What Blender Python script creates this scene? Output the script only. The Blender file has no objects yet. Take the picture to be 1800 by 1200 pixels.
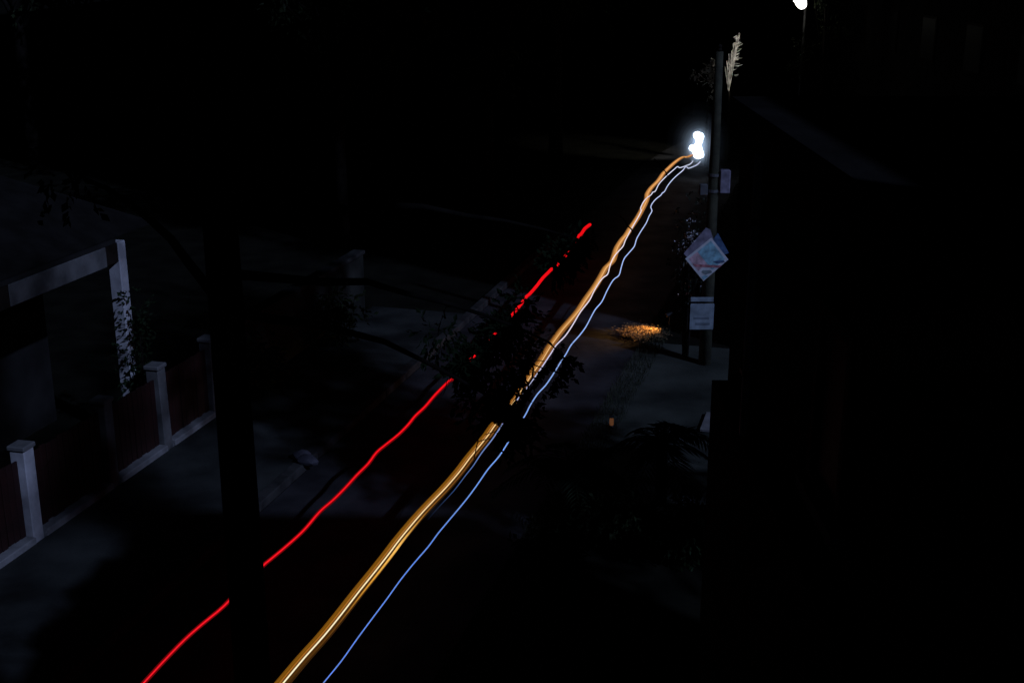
import bpy, bmesh, math, random
from mathutils import Vector, Matrix
sc = bpy.context.scene
COL = sc.collection

# ------------------------------------------------------------------ camera
F_PX, PITCH, CAM_H = 2200.0, math.atan(691 / 2200.0), 7.8
cam_d = bpy.data.cameras.new("camera")
cam_d.sensor_width = 36.0
cam_d.lens = 44.0
cam_d.clip_start = 0.05
cam_d.clip_end = 1500
cam = bpy.data.objects.new("camera", cam_d)
COL.objects.link(cam)
cam.location = (0, 0, CAM_H)
cam.rotation_euler = (math.radians(90) - PITCH, 0, 0)
sc.camera = cam

# ------------------------------------------------------------------ night sky, moon, exposure
MOON_EL, MOON_AZ = math.radians(35), math.radians(135)      # the moon stands behind the camera, to the right
world = bpy.data.worlds.new("World")
sc.world = world
world.use_nodes = True
wn = world.node_tree.nodes
wl = world.node_tree.links
bg = wn["Background"]
sky = wn.new("ShaderNodeTexSky")
sky.sky_type = 'NISHITA'
sky.sun_disc = False
sky.sun_elevation = MOON_EL
sky.sun_rotation = MOON_AZ
wl.new(sky.outputs[0], bg.inputs[0])
bg.inputs[1].default_value = 0.00003
moon_d = bpy.data.lights.new("moon", 'SUN')
moon_d.energy = 0.85
moon_d.angle = math.radians(0.9)
moon_d.color = (0.45, 0.57, 1.0)
moon = bpy.data.objects.new("moon", moon_d)
COL.objects.link(moon)
_md = Vector((-math.sin(MOON_AZ) * math.cos(MOON_EL), -math.cos(MOON_AZ) * math.cos(MOON_EL), -math.sin(MOON_EL)))
moon.rotation_euler = _md.to_track_quat('-Z', 'Y').to_euler()
moon.location = (20, -20, 30)

vs = sc.view_settings
vs.view_transform = 'Standard'
vs.look = 'None'
vs.exposure = 0
vs.gamma = 1
vs.use_curve_mapping = False
sc.render.engine = 'CYCLES'
sc.cycles.use_denoising = True
sc.cycles.max_bounces = 5
sc.cycles.volume_bounces = 0
sc.cycles.sample_clamp_indirect = 2.0

# ------------------------------------------------------------------ road frame: s along the road, u to its right
TH = math.radians(15.742)
ST, CT = math.sin(TH), math.cos(TH)
def W(s, u, z=0.0):
    return Vector((s * ST + u * CT, s * CT - u * ST, z))
def px(x, y, z):
    "the point at height z that the photograph shows at pixel (x, y)"
    a, b = (x - 900) / F_PX, -(y - 600) / F_PX
    r = Vector((a, math.cos(PITCH) + b * math.sin(PITCH), -math.sin(PITCH) + b * math.cos(PITCH)))
    return Vector((0, 0, CAM_H)) + r * ((z - CAM_H) / r.z)
def pxd(x, y, d):
    "the point at distance d along the ground that the photograph shows at pixel (x, y)"
    a, b = (x - 900) / F_PX, -(y - 600) / F_PX
    r = Vector((a, math.cos(PITCH) + b * math.sin(PITCH), -math.sin(PITCH) + b * math.cos(PITCH)))
    return Vector((0, 0, CAM_H)) + r * (d / r.y)
def depth(p):
    return p.y * math.cos(PITCH) - (p.z - CAM_H) * math.sin(PITCH)

# ------------------------------------------------------------------ materials
def mat(name, col, rough=0.8, var=0.25, scale=6.0, bump=0.0, metallic=0.0, spec=0.5, col2=None, bscale=None):
    m = bpy.data.materials.new(name)
    m.use_nodes = True
    n, l = m.node_tree.nodes, m.node_tree.links
    b = n["Principled BSDF"]
    tc = n.new("ShaderNodeTexCoord")
    nz = n.new("ShaderNodeTexNoise")
    nz.inputs["Scale"].default_value = scale
    nz.inputs["Detail"].default_value = 6
    l.new(tc.outputs["Object"], nz.inputs["Vector"])
    rp = n.new("ShaderNodeValToRGB")
    c2 = col2 or tuple(min(1, c * (1 + var)) for c in col)
    c1 = tuple(c * (1 - var) for c in col)
    rp.color_ramp.elements[0].position = 0.35
    rp.color_ramp.elements[1].position = 0.65
    rp.color_ramp.elements[0].color = (*c1, 1)
    rp.color_ramp.elements[1].color = (*c2, 1)
    l.new(nz.outputs["Fac"], rp.inputs["Fac"])
    l.new(rp.outputs["Color"], b.inputs["Base Color"])
    b.inputs["Roughness"].default_value = rough
    b.inputs["Metallic"].default_value = metallic
    b.inputs["Specular IOR Level"].default_value = spec
    if bump:
        n2 = n.new("ShaderNodeTexNoise")
        n2.inputs["Scale"].default_value = bscale or scale * 8
        n2.inputs["Detail"].default_value = 4
        l.new(tc.outputs["Object"], n2.inputs["Vector"])
        bp = n.new("ShaderNodeBump")
        bp.inputs["Strength"].default_value = bump
        bp.inputs["Distance"].default_value = 0.02
        l.new(n2.outputs["Fac"], bp.inputs["Height"])
        l.new(bp.outputs["Normal"], b.inputs["Normal"])
    return m
def emit(name, col, strength):
    m = bpy.data.materials.new(name)
    m.use_nodes = True
    n, l = m.node_tree.nodes, m.node_tree.links
    n.remove(n["Principled BSDF"])
    e = n.new("ShaderNodeEmission")
    e.inputs[0].default_value = (*col, 1)
    e.inputs[1].default_value = strength
    l.new(e.outputs[0], n["Material Output"].inputs["Surface"])
    return m
def emit_attr(name, strength=1.0):
    m = emit(name, (1, 1, 1), strength)
    n, l = m.node_tree.nodes, m.node_tree.links
    a = n.new("ShaderNodeAttribute")
    a.attribute_name = "tint"
    e = [q for q in n if q.type == 'EMISSION'][0]
    l.new(a.outputs["Color"], e.inputs[0])
    return m
def lin(*c):
    return tuple(((v / 255) / 12.92 if v / 255 <= 0.04045 else ((v / 255 + 0.055) / 1.055) ** 2.4) for v in c)

M = dict(
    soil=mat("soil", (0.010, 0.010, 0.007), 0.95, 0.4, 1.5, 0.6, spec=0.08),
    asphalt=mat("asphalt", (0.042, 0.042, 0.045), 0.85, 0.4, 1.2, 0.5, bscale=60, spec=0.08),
    paving=mat("paving", (0.038, 0.041, 0.038), 0.9, 0.6, 0.8, 0.4, bscale=30, spec=0.08),
    kerb=mat("kerb_concrete", (0.05, 0.05, 0.048), 0.9, 0.35, 3, 0.4, spec=0.08),
    forecourt=mat("forecourt_concrete", (0.058, 0.066, 0.056), 0.9, 0.6, 0.5, 0.4, bscale=25, spec=0.08),
    slab=mat("pale_concrete", (0.24, 0.24, 0.24), 0.9, 0.25, 4, 0.3),
    white=mat("shaded_white_paint", (0.135, 0.137, 0.135), 0.7, 0.5, 2.2, 0.2),  # darker copy: puts shade into most posts and the lintel
    lit_white=mat("moonlit_white_paint", (0.55, 0.55, 0.57), 0.6, 0.4, 2.0, 0.2),  # lighter copy: puts moonlight into one post and the column
    red=mat("dark_red_paint", (0.024, 0.005, 0.004), 0.6, 0.3, 3, 0.2),
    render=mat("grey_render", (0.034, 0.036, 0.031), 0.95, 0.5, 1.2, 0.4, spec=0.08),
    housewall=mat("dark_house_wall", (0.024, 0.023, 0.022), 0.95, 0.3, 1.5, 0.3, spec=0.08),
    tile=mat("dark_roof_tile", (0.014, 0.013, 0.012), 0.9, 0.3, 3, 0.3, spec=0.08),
    glass=mat("dark_glass", (0.01, 0.011, 0.013), 0.5, 0.1, 1, spec=0.15),
    wood=mat("dark_wood", (0.02, 0.015, 0.012), 0.7, 0.3, 4, 0.3, spec=0.08),
    metal=mat("galvanised_metal", (0.25, 0.26, 0.27), 0.45, 0.2, 8, 0.1, metallic=0.6),
    darkmetal=mat("dark_metal", (0.03, 0.03, 0.032), 0.5, 0.2, 8, 0.1, metallic=0.5),
    brass=mat("brass", (0.75, 0.68, 0.5), 0.15, 0.05, 4, metallic=1.0),
    bark=mat("dark_bark", (0.020, 0.017, 0.014), 0.95, 0.4, 5, 0.9, bscale=18, spec=0.08),
    polewood=mat("weathered_pole_wood", (0.055, 0.056, 0.032), 0.85, 0.35, 5, 0.5),
    leaf=mat("dark_leaf", (0.014, 0.030, 0.010), 0.7, 0.4, 0.7, spec=0.15),
    nearleaf=mat("deep_green_leaf", (0.009, 0.018, 0.007), 0.8, 0.4, 0.7, spec=0.08),
    limb=mat("dark_limb_bark", (0.008, 0.007, 0.006), 0.95, 0.4, 5, spec=0.05),
    leaf2=mat("olive_leaf", (0.020, 0.032, 0.011), 0.7, 0.4, 0.7, spec=0.15),
    gloss=mat("glossy_leaf", (0.030, 0.040, 0.028), 0.2, 0.4, 3, spec=0.9),
    palm=mat("palm_leaf", (0.015, 0.029, 0.011), 0.7, 0.4, 0.8, spec=0.15),
    pale=mat("pale_needle", (0.48, 0.46, 0.42), 0.8, 0.35, 4),
    grass=mat("dry_grass", (0.035, 0.042, 0.022), 0.9, 0.45, 1.5),
    litter=mat("fallen_leaf", (0.32, 0.20, 0.09), 0.8, 0.35, 5),
    stone=mat("pale_stone", (0.07, 0.07, 0.09), 0.8, 0.2, 6, 0.3),
    sgn_border=mat("sign_border", (0.80, 0.82, 0.86), 0.5, 0.12, 8),
    sgn_back=mat("sign_back_lavender", (0.28, 0.26, 0.34), 0.6, 0.4, 7),
    sgn_blue=mat("sign_blue", (0.32, 0.62, 0.74), 0.5, 0.4, 9),
    sgn_pink=mat("sign_pink", (0.78, 0.50, 0.55), 0.5, 0.4, 9),
    sgn_red=mat("sign_red", (0.56, 0.22, 0.25), 0.5, 0.45, 12),
    sgn_navy=mat("sign_navy", (0.09, 0.17, 0.32), 0.5, 0.4, 12),
    sgn_dark=mat("sign_dark", (0.27, 0.34, 0.36), 0.5, 0.3, 8),
    plaque=mat("plaque_grey", (0.30, 0.37, 0.42), 0.6, 0.3, 5),
    plaque_dark=mat("plaque_print", (0.16, 0.20, 0.24), 0.6, 0.3, 5),
)

# ------------------------------------------------------------------ object helpers
def link(name, me, parent=None):
    o = bpy.data.objects.new(name, me)
    COL.objects.link(o)
    if parent is not None:
        o.parent = parent
    return o
def thing(name, label, cat, loc=(0, 0, 0), rz=0.0, group=None, kind=None):
    o = link(name, None)
    o.location = loc
    o.rotation_euler = (0, 0, rz)
    o.empty_display_size = 0.2
    if label: o["label"] = label
    if cat: o["category"] = cat
    if group: o["group"] = group
    if kind: o["kind"] = kind
    return o
def tag(o, label, cat, group=None):
    o["label"] = label
    o["category"] = cat
    if group: o["group"] = group
    return o
class MB:
    def __init__(s):
        s.v, s.f = [], []
    def box(s, x0, x1, y0, y1, z0, z1):
        i = len(s.v)
        s.v += [(x0, y0, z0), (x1, y0, z0), (x1, y1, z0), (x0, y1, z0), (x0, y0, z1), (x1, y0, z1), (x1, y1, z1), (x0, y1, z1)]
        s.f += [(i, i + 3, i + 2, i + 1), (i + 4, i + 5, i + 6, i + 7), (i, i + 1, i + 5, i + 4), (i + 1, i + 2, i + 6, i + 5), (i + 2, i + 3, i + 7, i + 6), (i + 3, i, i + 4, i + 7)]
        return s
    def tube(s, pts, rad, n=8, cap=True):
        pts = [Vector(p) for p in pts]
        rad = rad if hasattr(rad, '__len__') else [rad] * len(pts)
        i0 = len(s.v)
        for k, p in enumerate(pts):
            d = (pts[min(k + 1, len(pts) - 1)] - pts[max(k - 1, 0)]).normalized()
            up = Vector((0, 0, 1)) if abs(d.z) < 0.9 else Vector((1, 0, 0))
            a = d.cross(up).normalized()
            b = a.cross(d).normalized()
            for j in range(n):
                t = 2 * math.pi * j / n
                s.v.append(tuple(p + (a * math.cos(t) + b * math.sin(t)) * rad[k]))
        for k in range(len(pts) - 1):
            for j in range(n):
                a, b = i0 + k * n + j, i0 + k * n + (j + 1) % n
                s.f.append((a, b, b + n, a + n))
        if cap:
            s.f.append(tuple(i0 + j for j in range(n))[::-1])
            s.f.append(tuple(i0 + (len(pts) - 1) * n + j for j in range(n)))
        return s
    def lathe(s, prof, n=16, c=(0, 0, 0)):
        i0 = len(s.v)
        for r, z in prof:
            for j in range(n):
                t = 2 * math.pi * j / n
                s.v.append((c[0] + r * math.cos(t), c[1] + r * math.sin(t), c[2] + z))
        for k in range(len(prof) - 1):
            for j in range(n):
                a, b = i0 + k * n + j, i0 + k * n + (j + 1) % n
                s.f.append((a, b, b + n, a + n))
        s.f.append(tuple(i0 + j for j in range(n))[::-1])
        s.f.append(tuple(i0 + (len(prof) - 1) * n + j for j in range(n)))
        return s
    def leaf(s, p, d, nrm, L, w):
        "a folded, pointed leaf: 4 triangles"
        d = d.normalized()
        sd = d.cross(nrm)
        if sd.length < 1e-4:
            sd = d.cross(Vector((0.3, 0.8, 0.5)))
        sd.normalize()
        up = sd.cross(d)
        i = len(s.v)
        s.v += [tuple(p), tuple(p + d * L * 0.45 + sd * w * 0.5 + up * w * 0.15), tuple(p + d * L - up * L * 0.08), tuple(p + d * L * 0.45 - sd * w * 0.5 + up * w * 0.15)]
        s.f += [(i, i + 1, i + 2), (i, i + 2, i + 3)]
    def build(s, name, m, parent=None, smooth=False, bevel=0.0):
        me = bpy.data.meshes.new(name)
        me.from_pydata(s.v, [], s.f)
        me.update()
        if bevel:
            bm = bmesh.new()
            bm.from_mesh(me)
            bmesh.ops.bevel(bm, geom=bm.edges[:], offset=bevel, segments=1, affect='EDGES')
            bm.to_mesh(me)
            bm.free()
        if smooth:
            for p in me.polygons: p.use_smooth = True
        me.materials.append(m)
        return link(name, me, parent)
rnd = random.Random(7)
def rvec(r=rnd):
    while True:
        v = Vector((r.uniform(-1, 1), r.uniform(-1, 1), r.uniform(-1, 1)))
        if 0.05 < v.length < 1:
            return v
RZ = -TH

# ------------------------------------------------------------------ the setting
def sheet(name, s0, s1, u0, u1, z, m, parent=None):
    o = MB()
    o.v = [tuple(W(s0, u0, z)), tuple(W(s0, u1, z)), tuple(W(s1, u1, z)), tuple(W(s1, u0, z))]
    o.f = [(0, 1, 2, 3)]
    b = o.build(name, m, parent)
    if parent is None: b["kind"] = "structure"
    return b
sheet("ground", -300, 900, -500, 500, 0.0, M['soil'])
# the road bends right at its far end
road = MB()
edge = []
for k in range(41):
    t = k / 40
    if t < 0.62:
        s = -20 + (46 - -20) * t / 0.62
        edge.append((W(s, -8.0), W(s, -4.15)))
    else:
        a = (t - 0.62) / 0.38 * math.radians(65)
        R = 38
        edge.append((W(46 + math.sin(a) * (R + 8), R - (R + 8) * math.cos(a)), W(46 + math.sin(a) * (R + 4.15), R - (R + 4.15) * math.cos(a))))
for a, b in edge:
    road.v += [(a.x, a.y, 0.006), (b.x, b.y, 0.006)]
for k in range(40):
    road.f.append((2 * k, 2 * k + 1, 2 * k + 3, 2 * k + 2))
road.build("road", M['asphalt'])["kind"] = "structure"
pave = MB().box(-10.35, -8.2, -10, 25.2, 0.0, 0.13).build("pavement", M['paving'])
pave.rotation_euler = (0, 0, RZ)
pave["kind"] = "structure"
kerb = thing("kerb", None, None, (0, 0, 0), RZ, kind="structure")
kme = None
for k in range(38):
    if kme is None:
        o = MB().box(-0.095, 0.095, 0.006, 0.994, 0.0, 0.145).build("kerb_stone", M['kerb'], kerb, bevel=0.012)
        kme = o.data
    else:
        o = link("kerb_stone", kme, kerb)
    o.location = (-8.1, -4 + k, rnd.uniform(-0.004, 0.004))
    o.rotation_euler = (0, 0, rnd.uniform(-0.008, 0.008))
fc = sheet("forecourt", 16.8, 24.6, -4.15, 6.0, 0.010, M['forecourt'])
fslab = MB().box(-0.30, 0.30, -0.42, 0.42, 0.0, 0.06).build("concrete_slab", M['slab'], bevel=0.012)
fslab.location = W(20.25, -2.0, 0.012); fslab.rotation_euler = (0, 0, RZ)
tag(fslab, "small pale concrete slab lying on the forecourt beside the dark wall", "slab")

# ------------------------------------------------------------------ own building: dark wing on the right
house_r = thing("dark_building", "black unlit building wing filling the right side of the view", "building", (0, 0, 0))
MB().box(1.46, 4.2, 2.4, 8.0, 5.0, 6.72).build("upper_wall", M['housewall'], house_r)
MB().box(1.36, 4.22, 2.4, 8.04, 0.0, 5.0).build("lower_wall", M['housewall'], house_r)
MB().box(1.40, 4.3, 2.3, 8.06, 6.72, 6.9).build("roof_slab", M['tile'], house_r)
MB().box(1.44, 4.2, -9.0, 2.298, 0.0, 14.0).build("shade_tower", M['housewall'], house_r)  # block out of view, added to keep moonlight off the near tree
wf = MB()
wf.box(1.425, 1.46, 5.00, 5.06, 5.35, 6.25).box(1.425, 1.46, 5.54, 5.60, 5.35, 6.25).box(1.425, 1.46, 5.06, 5.54, 6.19, 6.25).box(1.425, 1.46, 5.06, 5.54, 5.35, 5.41)
win = wf.build("window", M['wood'], house_r)
MB().box(1.452, 1.462, 5.06, 5.54, 5.41, 6.19).build("pane", M['glass'], win)
MB().box(1.39, 1.455, 4.95, 5.65, 5.29, 5.35).build("sill", M['slab'], win)
dp = MB().tube([(1.40, 7.0, 5.02), (1.40, 7.0, 6.70)], 0.04, 12).build("downpipe", M['metal'], house_r, smooth=False)
for z in (5.4, 6.3):
    MB().box(1.352, 1.452, 6.95, 7.05, z, z + 0.03).build("bracket", M['darkmetal'], dp)

MB().box(4.31, 9.0, -2.0, 6.8, 0.0, 9.6).build("shade_annex", M['housewall'], house_r)  # unseen annex added to shade the wing roof and the near road

blk = thing("shade_block", "tall black block added to keep moonlight off the far road and trees", "building", (13.0, 16.0, 0))
MB().box(0, 16, 0, 300, 0, 75).build("wall", M['housewall'], blk)  # added mass, sized by the moon shadow it throws over the background
MB().box(-0.15, 16.15, -0.15, 300.15, 75, 75.3).build("roof", M['tile'], blk)
fme = gme = None
for fl in range(7):
    for j in range(9):
        if fme is None:
            f_ = MB().box(-0.05, 0.0, -0.7, 0.7, 0, 1.4).build("window", M['wood'], blk); fme = f_.data
            g_ = MB().box(-0.06, -0.051, -0.62, 0.62, 0.08, 1.32).build("pane", M['glass'], f_); gme = g_.data
        else:
            f_ = link("window", fme, blk); g_ = link("pane", gme, f_)
        f_.location = (0, 8 + j * 4, 1.2 + fl * 3.2)

# ------------------------------------------------------------------ boundary wall with white posts, house behind
bw = thing("boundary_wall", "roadside wall of white posts with dark red boards between them", "wall", W(13.13, -10.5), RZ)
pm = None
post_s = [-3.5, -1.75, 0.0, 1.86, 3.40, 5.0]
pc = None
for k, y in enumerate(post_s):
    if pm is None:
        o = MB().box(-0.11, 0.11, -0.11, 0.11, 0.0, 1.46).build("post", M['white'], bw, bevel=0.01); pm = o.data
        c = MB().box(-0.135, 0.135, -0.135, 0.135, 1.46, 1.53).build("cap", M['white'], o, bevel=0.015); pc = c.data
    else:
        o = link("post", pm, bw); c = link("cap", pc, o)
    o.location = (0, y, rnd.uniform(-0.03, 0.02)); o.rotation_euler = (rnd.uniform(-0.02, 0.02), rnd.uniform(-0.02, 0.02), rnd.uniform(-0.04, 0.04))
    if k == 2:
        o.data = pm.copy(); o.data.materials[0] = M['lit_white']
        o["label"] = "white post with moonlight put into its lighter tone"
bme = None
for a, b in zip(post_s[:-1], post_s[1:]):
    pl = MB().box(-0.13, 0.16, a + 0.115, b - 0.115, 0.0, 0.22).build("plinth", M['slab'], bw, bevel=0.012)
    n = max(1, round((b - a - 0.23) / 0.125))
    wd = (b - a - 0.23) / n
    for j in range(n):
        if bme is None:
            o = MB().box(-0.016, 0.016, -0.056, 0.056, 0.225, 1.32).build("board", M['red'], bw, bevel=0.004); bme = o.data
        else:
            o = link("board", bme, bw)
        o.location = (rnd.uniform(-0.006, 0.006), a + 0.115 + wd * (j + 0.5), rnd.uniform(-0.012, 0.012))
MB().box(-0.05, -0.018, post_s[0], post_s[-1], 0.5, 0.58).build("rail", M['wood'], bw)
MB().box(-0.05, -0.018, post_s[0], post_s[-1], 1.05, 1.13).build("rail", M['wood'], bw)
hd = MB().tube([(0.035, 0.30, 1.02), (0.055, 0.36, 1.035), (0.055, 0.52, 1.085), (0.035, 0.58, 1.10)], 0.006, 6).build("handle", M['brass'], bw)

house = thing("porch_house", "dark single storey house with white porch column and lintel behind the red boards", "house", W(16.8, -11.2), RZ)
MB().box(-0.11, 0.11, -0.10, 0.10, 0.0, 3.42).build("column", M['lit_white'], house, bevel=0.015)
MB().box(-0.10, 0.10, -2.75, -0.42, 3.10, 3.42).build("lintel", M['white'], house, bevel=0.012)
MB().box(-0.15, 0.10, -9.0, -0.15, 3.425, 3.49).build("cornice", M['housewall'], house)
MB().box(-0.09, 0.09, -0.42, -0.105, 3.12, 3.42).build("beam_end", M['wood'], house)
MB().box(-0.10, 0.09, -9.0, -2.755, 3.10, 3.42).build("shaded_beam", M['wood'], house)  # rest of the lintel in a dark material, where it fades into shade
MB().box(-9.0, -1.9, -9.0, 0.6, 0.0, 3.4).build("wall", M['housewall'], house)
hw = MB().box(-1.9, -1.86, -6.0, -4.6, 1.0, 2.2).build("window", M['wood'], house)
MB().box(-1.86, -1.85, -5.92, -4.68, 1.08, 2.12).build("pane", M['glass'], hw)
hdr = MB().box(-1.9, -1.85, -3.2, -2.2, 0.0, 2.1).build("door", M['wood'], house)
MB().box(-1.85, -1.82, -2.34, -2.30, 0.95, 1.1).build("handle", M['metal'], hdr)
rf = MB()
rf.v = [(0.06, -9.4, 3.5), (0.06, 1.1, 3.5), (-9.5, 1.1, 3.5), (-9.5, -9.4, 3.5), (-4.5, -6.5, 5.6), (-4.5, -1.8, 5.6)]
rf.f = [(0, 1, 5, 4), (1, 2, 5), (2, 3, 4, 5), (3, 0, 4), (0, 3, 2, 1)]
rf.build("roof", M['tile'], house)
gw = thing("grey_wall", "low grey rendered wall behind shrubs farther along the pavement", "wall", W(18.9, -10.6), RZ)
MB().box(-0.1, 0.1, 0, 6.2, 0, 1.35).build("wall_face", M['render'], gw)
MB().box(-0.14, 0.14, -0.03, 6.23, 1.35, 1.43).build("coping", M['kerb'], gw, bevel=0.01)
for (x, y, sx, sy, sz, a, lb) in ((530, 805, 0.16, 0.10, 0.08, 0.3, "smaller pale stone on the pavement, the farther of two"), (541, 815, 0.19, 0.11, 0.09, -0.4, "larger pale stone on the pavement, the nearer of two")):
    bm = bmesh.new()
    bmesh.ops.create_icosphere(bm, subdivisions=2, radius=1)
    for v in bm.verts:
        v.co *= 1 + rnd.uniform(-0.12, 0.12)
        v.co.x *= sx; v.co.y *= sy; v.co.z *= sz
    me = bpy.data.meshes.new("stone"); bm.to_mesh(me); bm.free(); me.materials.append(M['stone'])
    o = link("stone", me); p = px(x, y, 0.13); o.location = p + Vector((0, 0, sz * 0.7)); o.rotation_euler = (0, 0, a)
    tag(o, lb, "stone", "two pale stones on the pavement")

# ------------------------------------------------------------------ utility pole and its signs
pole = thing("utility_pole", "greenish weathered utility pole carrying the diamond sign at the roadside", "utility pole", W(23.5, -2.69, 0))
MB().tube([(0, 0, 0), (0, 0, 2.0), (0.0, 0.0, 4.7), (0, 0, 6.0)], [0.125, 0.115, 0.085, 0.07], 16).build("shaft", M['polewood'], pole, smooth=True)
for z in (3.42, 3.72):
    MB().lathe([(0.116, 0), (0.119, 0.0), (0.119, 0.05), (0.116, 0.05)], 16, (0, 0, z)).build("steel_band", M['metal'], pole)
MB().box(0.10, 0.30, -0.12, 0.02, 3.40, 3.85).build("junction_box", M['sgn_back'], pole, bevel=0.02)
MB().box(-0.27, -0.11, -0.10, 0.02, 3.36, 3.58).build("meter_box", M['metal'], pole, bevel=0.02)
for x in (0.0,):
    MB().lathe([(0.02, 0), (0.045, 0.03), (0.03, 0.06), (0.045, 0.09), (0.02, 0.13)], 10, (x, 0, 5.65 if x else 6.0)).build("insulator", M['bark'], pole)
sign = thing("diamond_sign", "blue and red diamond shaped sign with pale border on the utility pole", "sign", W(23.5, -2.69, 2.14) + Vector((-0.09, -0.135, 0)), 0.0)
def prism(pts, y0, y1):
    m = MB(); n = len(pts)
    m.v = [(x, y0, z) for x, z in pts] + [(x, y1, z) for x, z in pts]
    m.f = [tuple(range(n)), tuple(range(n, 2 * n))[::-1]] + [(i, i + n, (i + 1) % n + n, (i + 1) % n) for i in range(n)]
    return m
T = (0.08, 0.43); R_ = (0.425, 0.005); B = (-0.03, -0.42); L_ = (-0.40, 0.02)
prism([L_, B, R_, T], -0.004, 0.0).build("plate", M['sgn_border'], sign)
def bi(a, b):   # a along left->top, b along top->right corner, inside the plate
    l, t, r, bo = Vector(L_), Vector(T), Vector(R_), Vector(B)
    return tuple(l * (1 - a) * (1 - b) + t * a * (1 - b) + r * a * b + bo * (1 - a) * b)
prism([bi(0.42, 0.9), bi(0.93, 0.9), bi(0.93, 0.08), bi(0.42, 0.08)], -0.008, -0.0045).build("blue_field", M['sgn_blue'], sign)
prism([bi(0.08, 0.62), bi(0.41, 0.62), bi(0.41, 0.08), bi(0.08, 0.08)], -0.008, -0.0045).build("pink_field", M['sgn_pink'], sign)
prism([(-0.25, -0.085), (-0.20, -0.135), (0.26, -0.155), (0.30, -0.11)], -0.012, -0.0085).build("red_band", M['sgn_red'], sign)
prism([(0.13, -0.03), (0.20, -0.075), (0.36, -0.045), (0.33, -0.005)], -0.012, -0.0085).build("navy_patch", M['sgn_navy'], sign)
prism([(-0.08, -0.24), (0.0, -0.29), (0.13, -0.25), (0.10, -0.205), (-0.05, -0.20)], -0.012, -0.0085).build("dark_mark", M['sgn_dark'], sign)
prism([(-0.07, -0.33), (-0.03, -0.395), (0.06, -0.32), (0.0, -0.30)], -0.012, -0.0085).build("green_mark", M['sgn_blue'], sign)
prism([(0.06, 0.30), (0.10, 0.0), (0.43, 0.13), (0.20, 0.52)], 0.003, 0.008).build("backing_plate", M['sgn_navy'], sign)
prism([(-0.43, 0.12), (-0.10, -0.25), (0.16, 0.30), (0.055, 0.58), (-0.03, 0.62)], 0.009, 0.014).build("backing_plate", M['sgn_back'], sign)
arm = MB().box(-0.05, 0.05, 0.0145, 0.03, -0.2, 0.35).build("mounting_bar", M['metal'], sign)
pq = thing("pole_plaque", "grey rectangular plaque fixed low on the utility pole under the diamond sign", "plaque", W(23.5, -2.69, 1.02) + Vector((-0.12, -0.14, 0)))
MB().box(-0.23, 0.23, 0.0, 0.015, -0.27, 0.25).build("plate", M['plaque'], pq, bevel=0.004)
MB().box(-0.23, 0.21, 0.0, 0.015, 0.29, 0.38).build("top_strip", M['plaque'], pq, bevel=0.004)
MB().box(-0.16, 0.14, -0.004, -0.0005, -0.06, -0.02).build("print_line", M['plaque_dark'], pq)
MB().box(-0.12, 0.16, -0.004, -0.0005, -0.18, -0.13).build("print_line", M['plaque_dark'], pq)

# ------------------------------------------------------------------ foliage
def branchy(root, tops, m, parent, r0, r1, seed, name="limb"):
    r = random.Random(seed)
    mb = MB()
    for t in tops:
        t = Vector(t); a = Vector(root)
        pts = []
        for k in range(7):
            q = k / 6
            p = a.lerp(t, q) + Vector((0, 0, math.sin(q * math.pi) * (t - a).length * 0.10)) + rvec(r) * 0.05 * (t - a).length * math.sin(q * math.pi)
            pts.append(p)
        mb.tube(pts, [r0 + (r1 - r0) * k / 6 for k in range(7)], 6)
    return mb.build(name, m, parent, smooth=True)
def crown(parent, blobs, m, per, L, seed, name="foliage", ok=None, droop=0.4):
    r = random.Random(seed)
    mb = MB()
    for (c, rad, wt) in blobs:
        c = Vector(c)
        rad = Vector(rad) if hasattr(rad, '__len__') else Vector((rad,) * 3)
        n = int(per * wt)
        while n > 0:
            v = rvec(r)
            v = v * (0.55 + 0.45 * r.random())
            p = c + Vector((v.x * rad.x, v.y * rad.y, v.z * rad.z))
            # a twig of a few leaves
            d0 = (v + rvec(r) * 0.8 + Vector((0, 0, -droop))).normalized()
            for k in range(r.randint(3, 6)):
                q = p + d0 * (k * L * 0.45)
                n -= 1
                d = (d0 + rvec(r) * 0.9).normalized()
                l = L * r.uniform(0.6, 1.25)
                if ok and not ok(q + d * l * 0.5, l): continue
                mb.leaf(q, d, rvec(r), l, l * r.uniform(0.4, 0.62))
    o = mb.build(name, m, parent)
    o["kind"] = "stuff"
    return o
def tree(name, label, p, h, cr, m, seed, leaves=2600, L=0.20, trunk_r=0.16, group=None, lean=(0, 0)):
    t = thing(name, label, "tree", p, group=group)
    r = random.Random(seed)
    tp = Vector((lean[0], lean[1], h * 0.62))
    MB().tube([(0, 0, -0.05), (lean[0] * 0.2, lean[1] * 0.2, h * 0.2), (lean[0] * 0.6, lean[1] * 0.6, h * 0.42), tuple(tp)], [trunk_r * 1.25, trunk_r, trunk_r * 0.85, trunk_r * 0.55], 10).build("trunk", M['bark'], t, smooth=True)
    blobs = []
    for k in range(11):
        a = r.uniform(0, 6.283); q = math.sqrt(r.random()) * cr * 0.75
        z = h * r.uniform(0.5, 0.92)
        sh = 1 - 0.45 * abs(z / h - 0.68) / 0.3
        blobs.append(((tp.x + q * sh * math.cos(a), tp.y + q * sh * math.sin(a), z), (cr * r.uniform(0.28, 0.48), cr * r.uniform(0.28, 0.48), h * r.uniform(0.07, 0.13)), 1.0))
    branchy((tp.x * 0.6, tp.y * 0.6, h * 0.40), [b[0] for b in blobs], M['bark'], t, trunk_r * 0.4, 0.015, seed)
    crown(t, blobs, m, leaves / 11, L, seed + 1)
    return t

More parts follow.
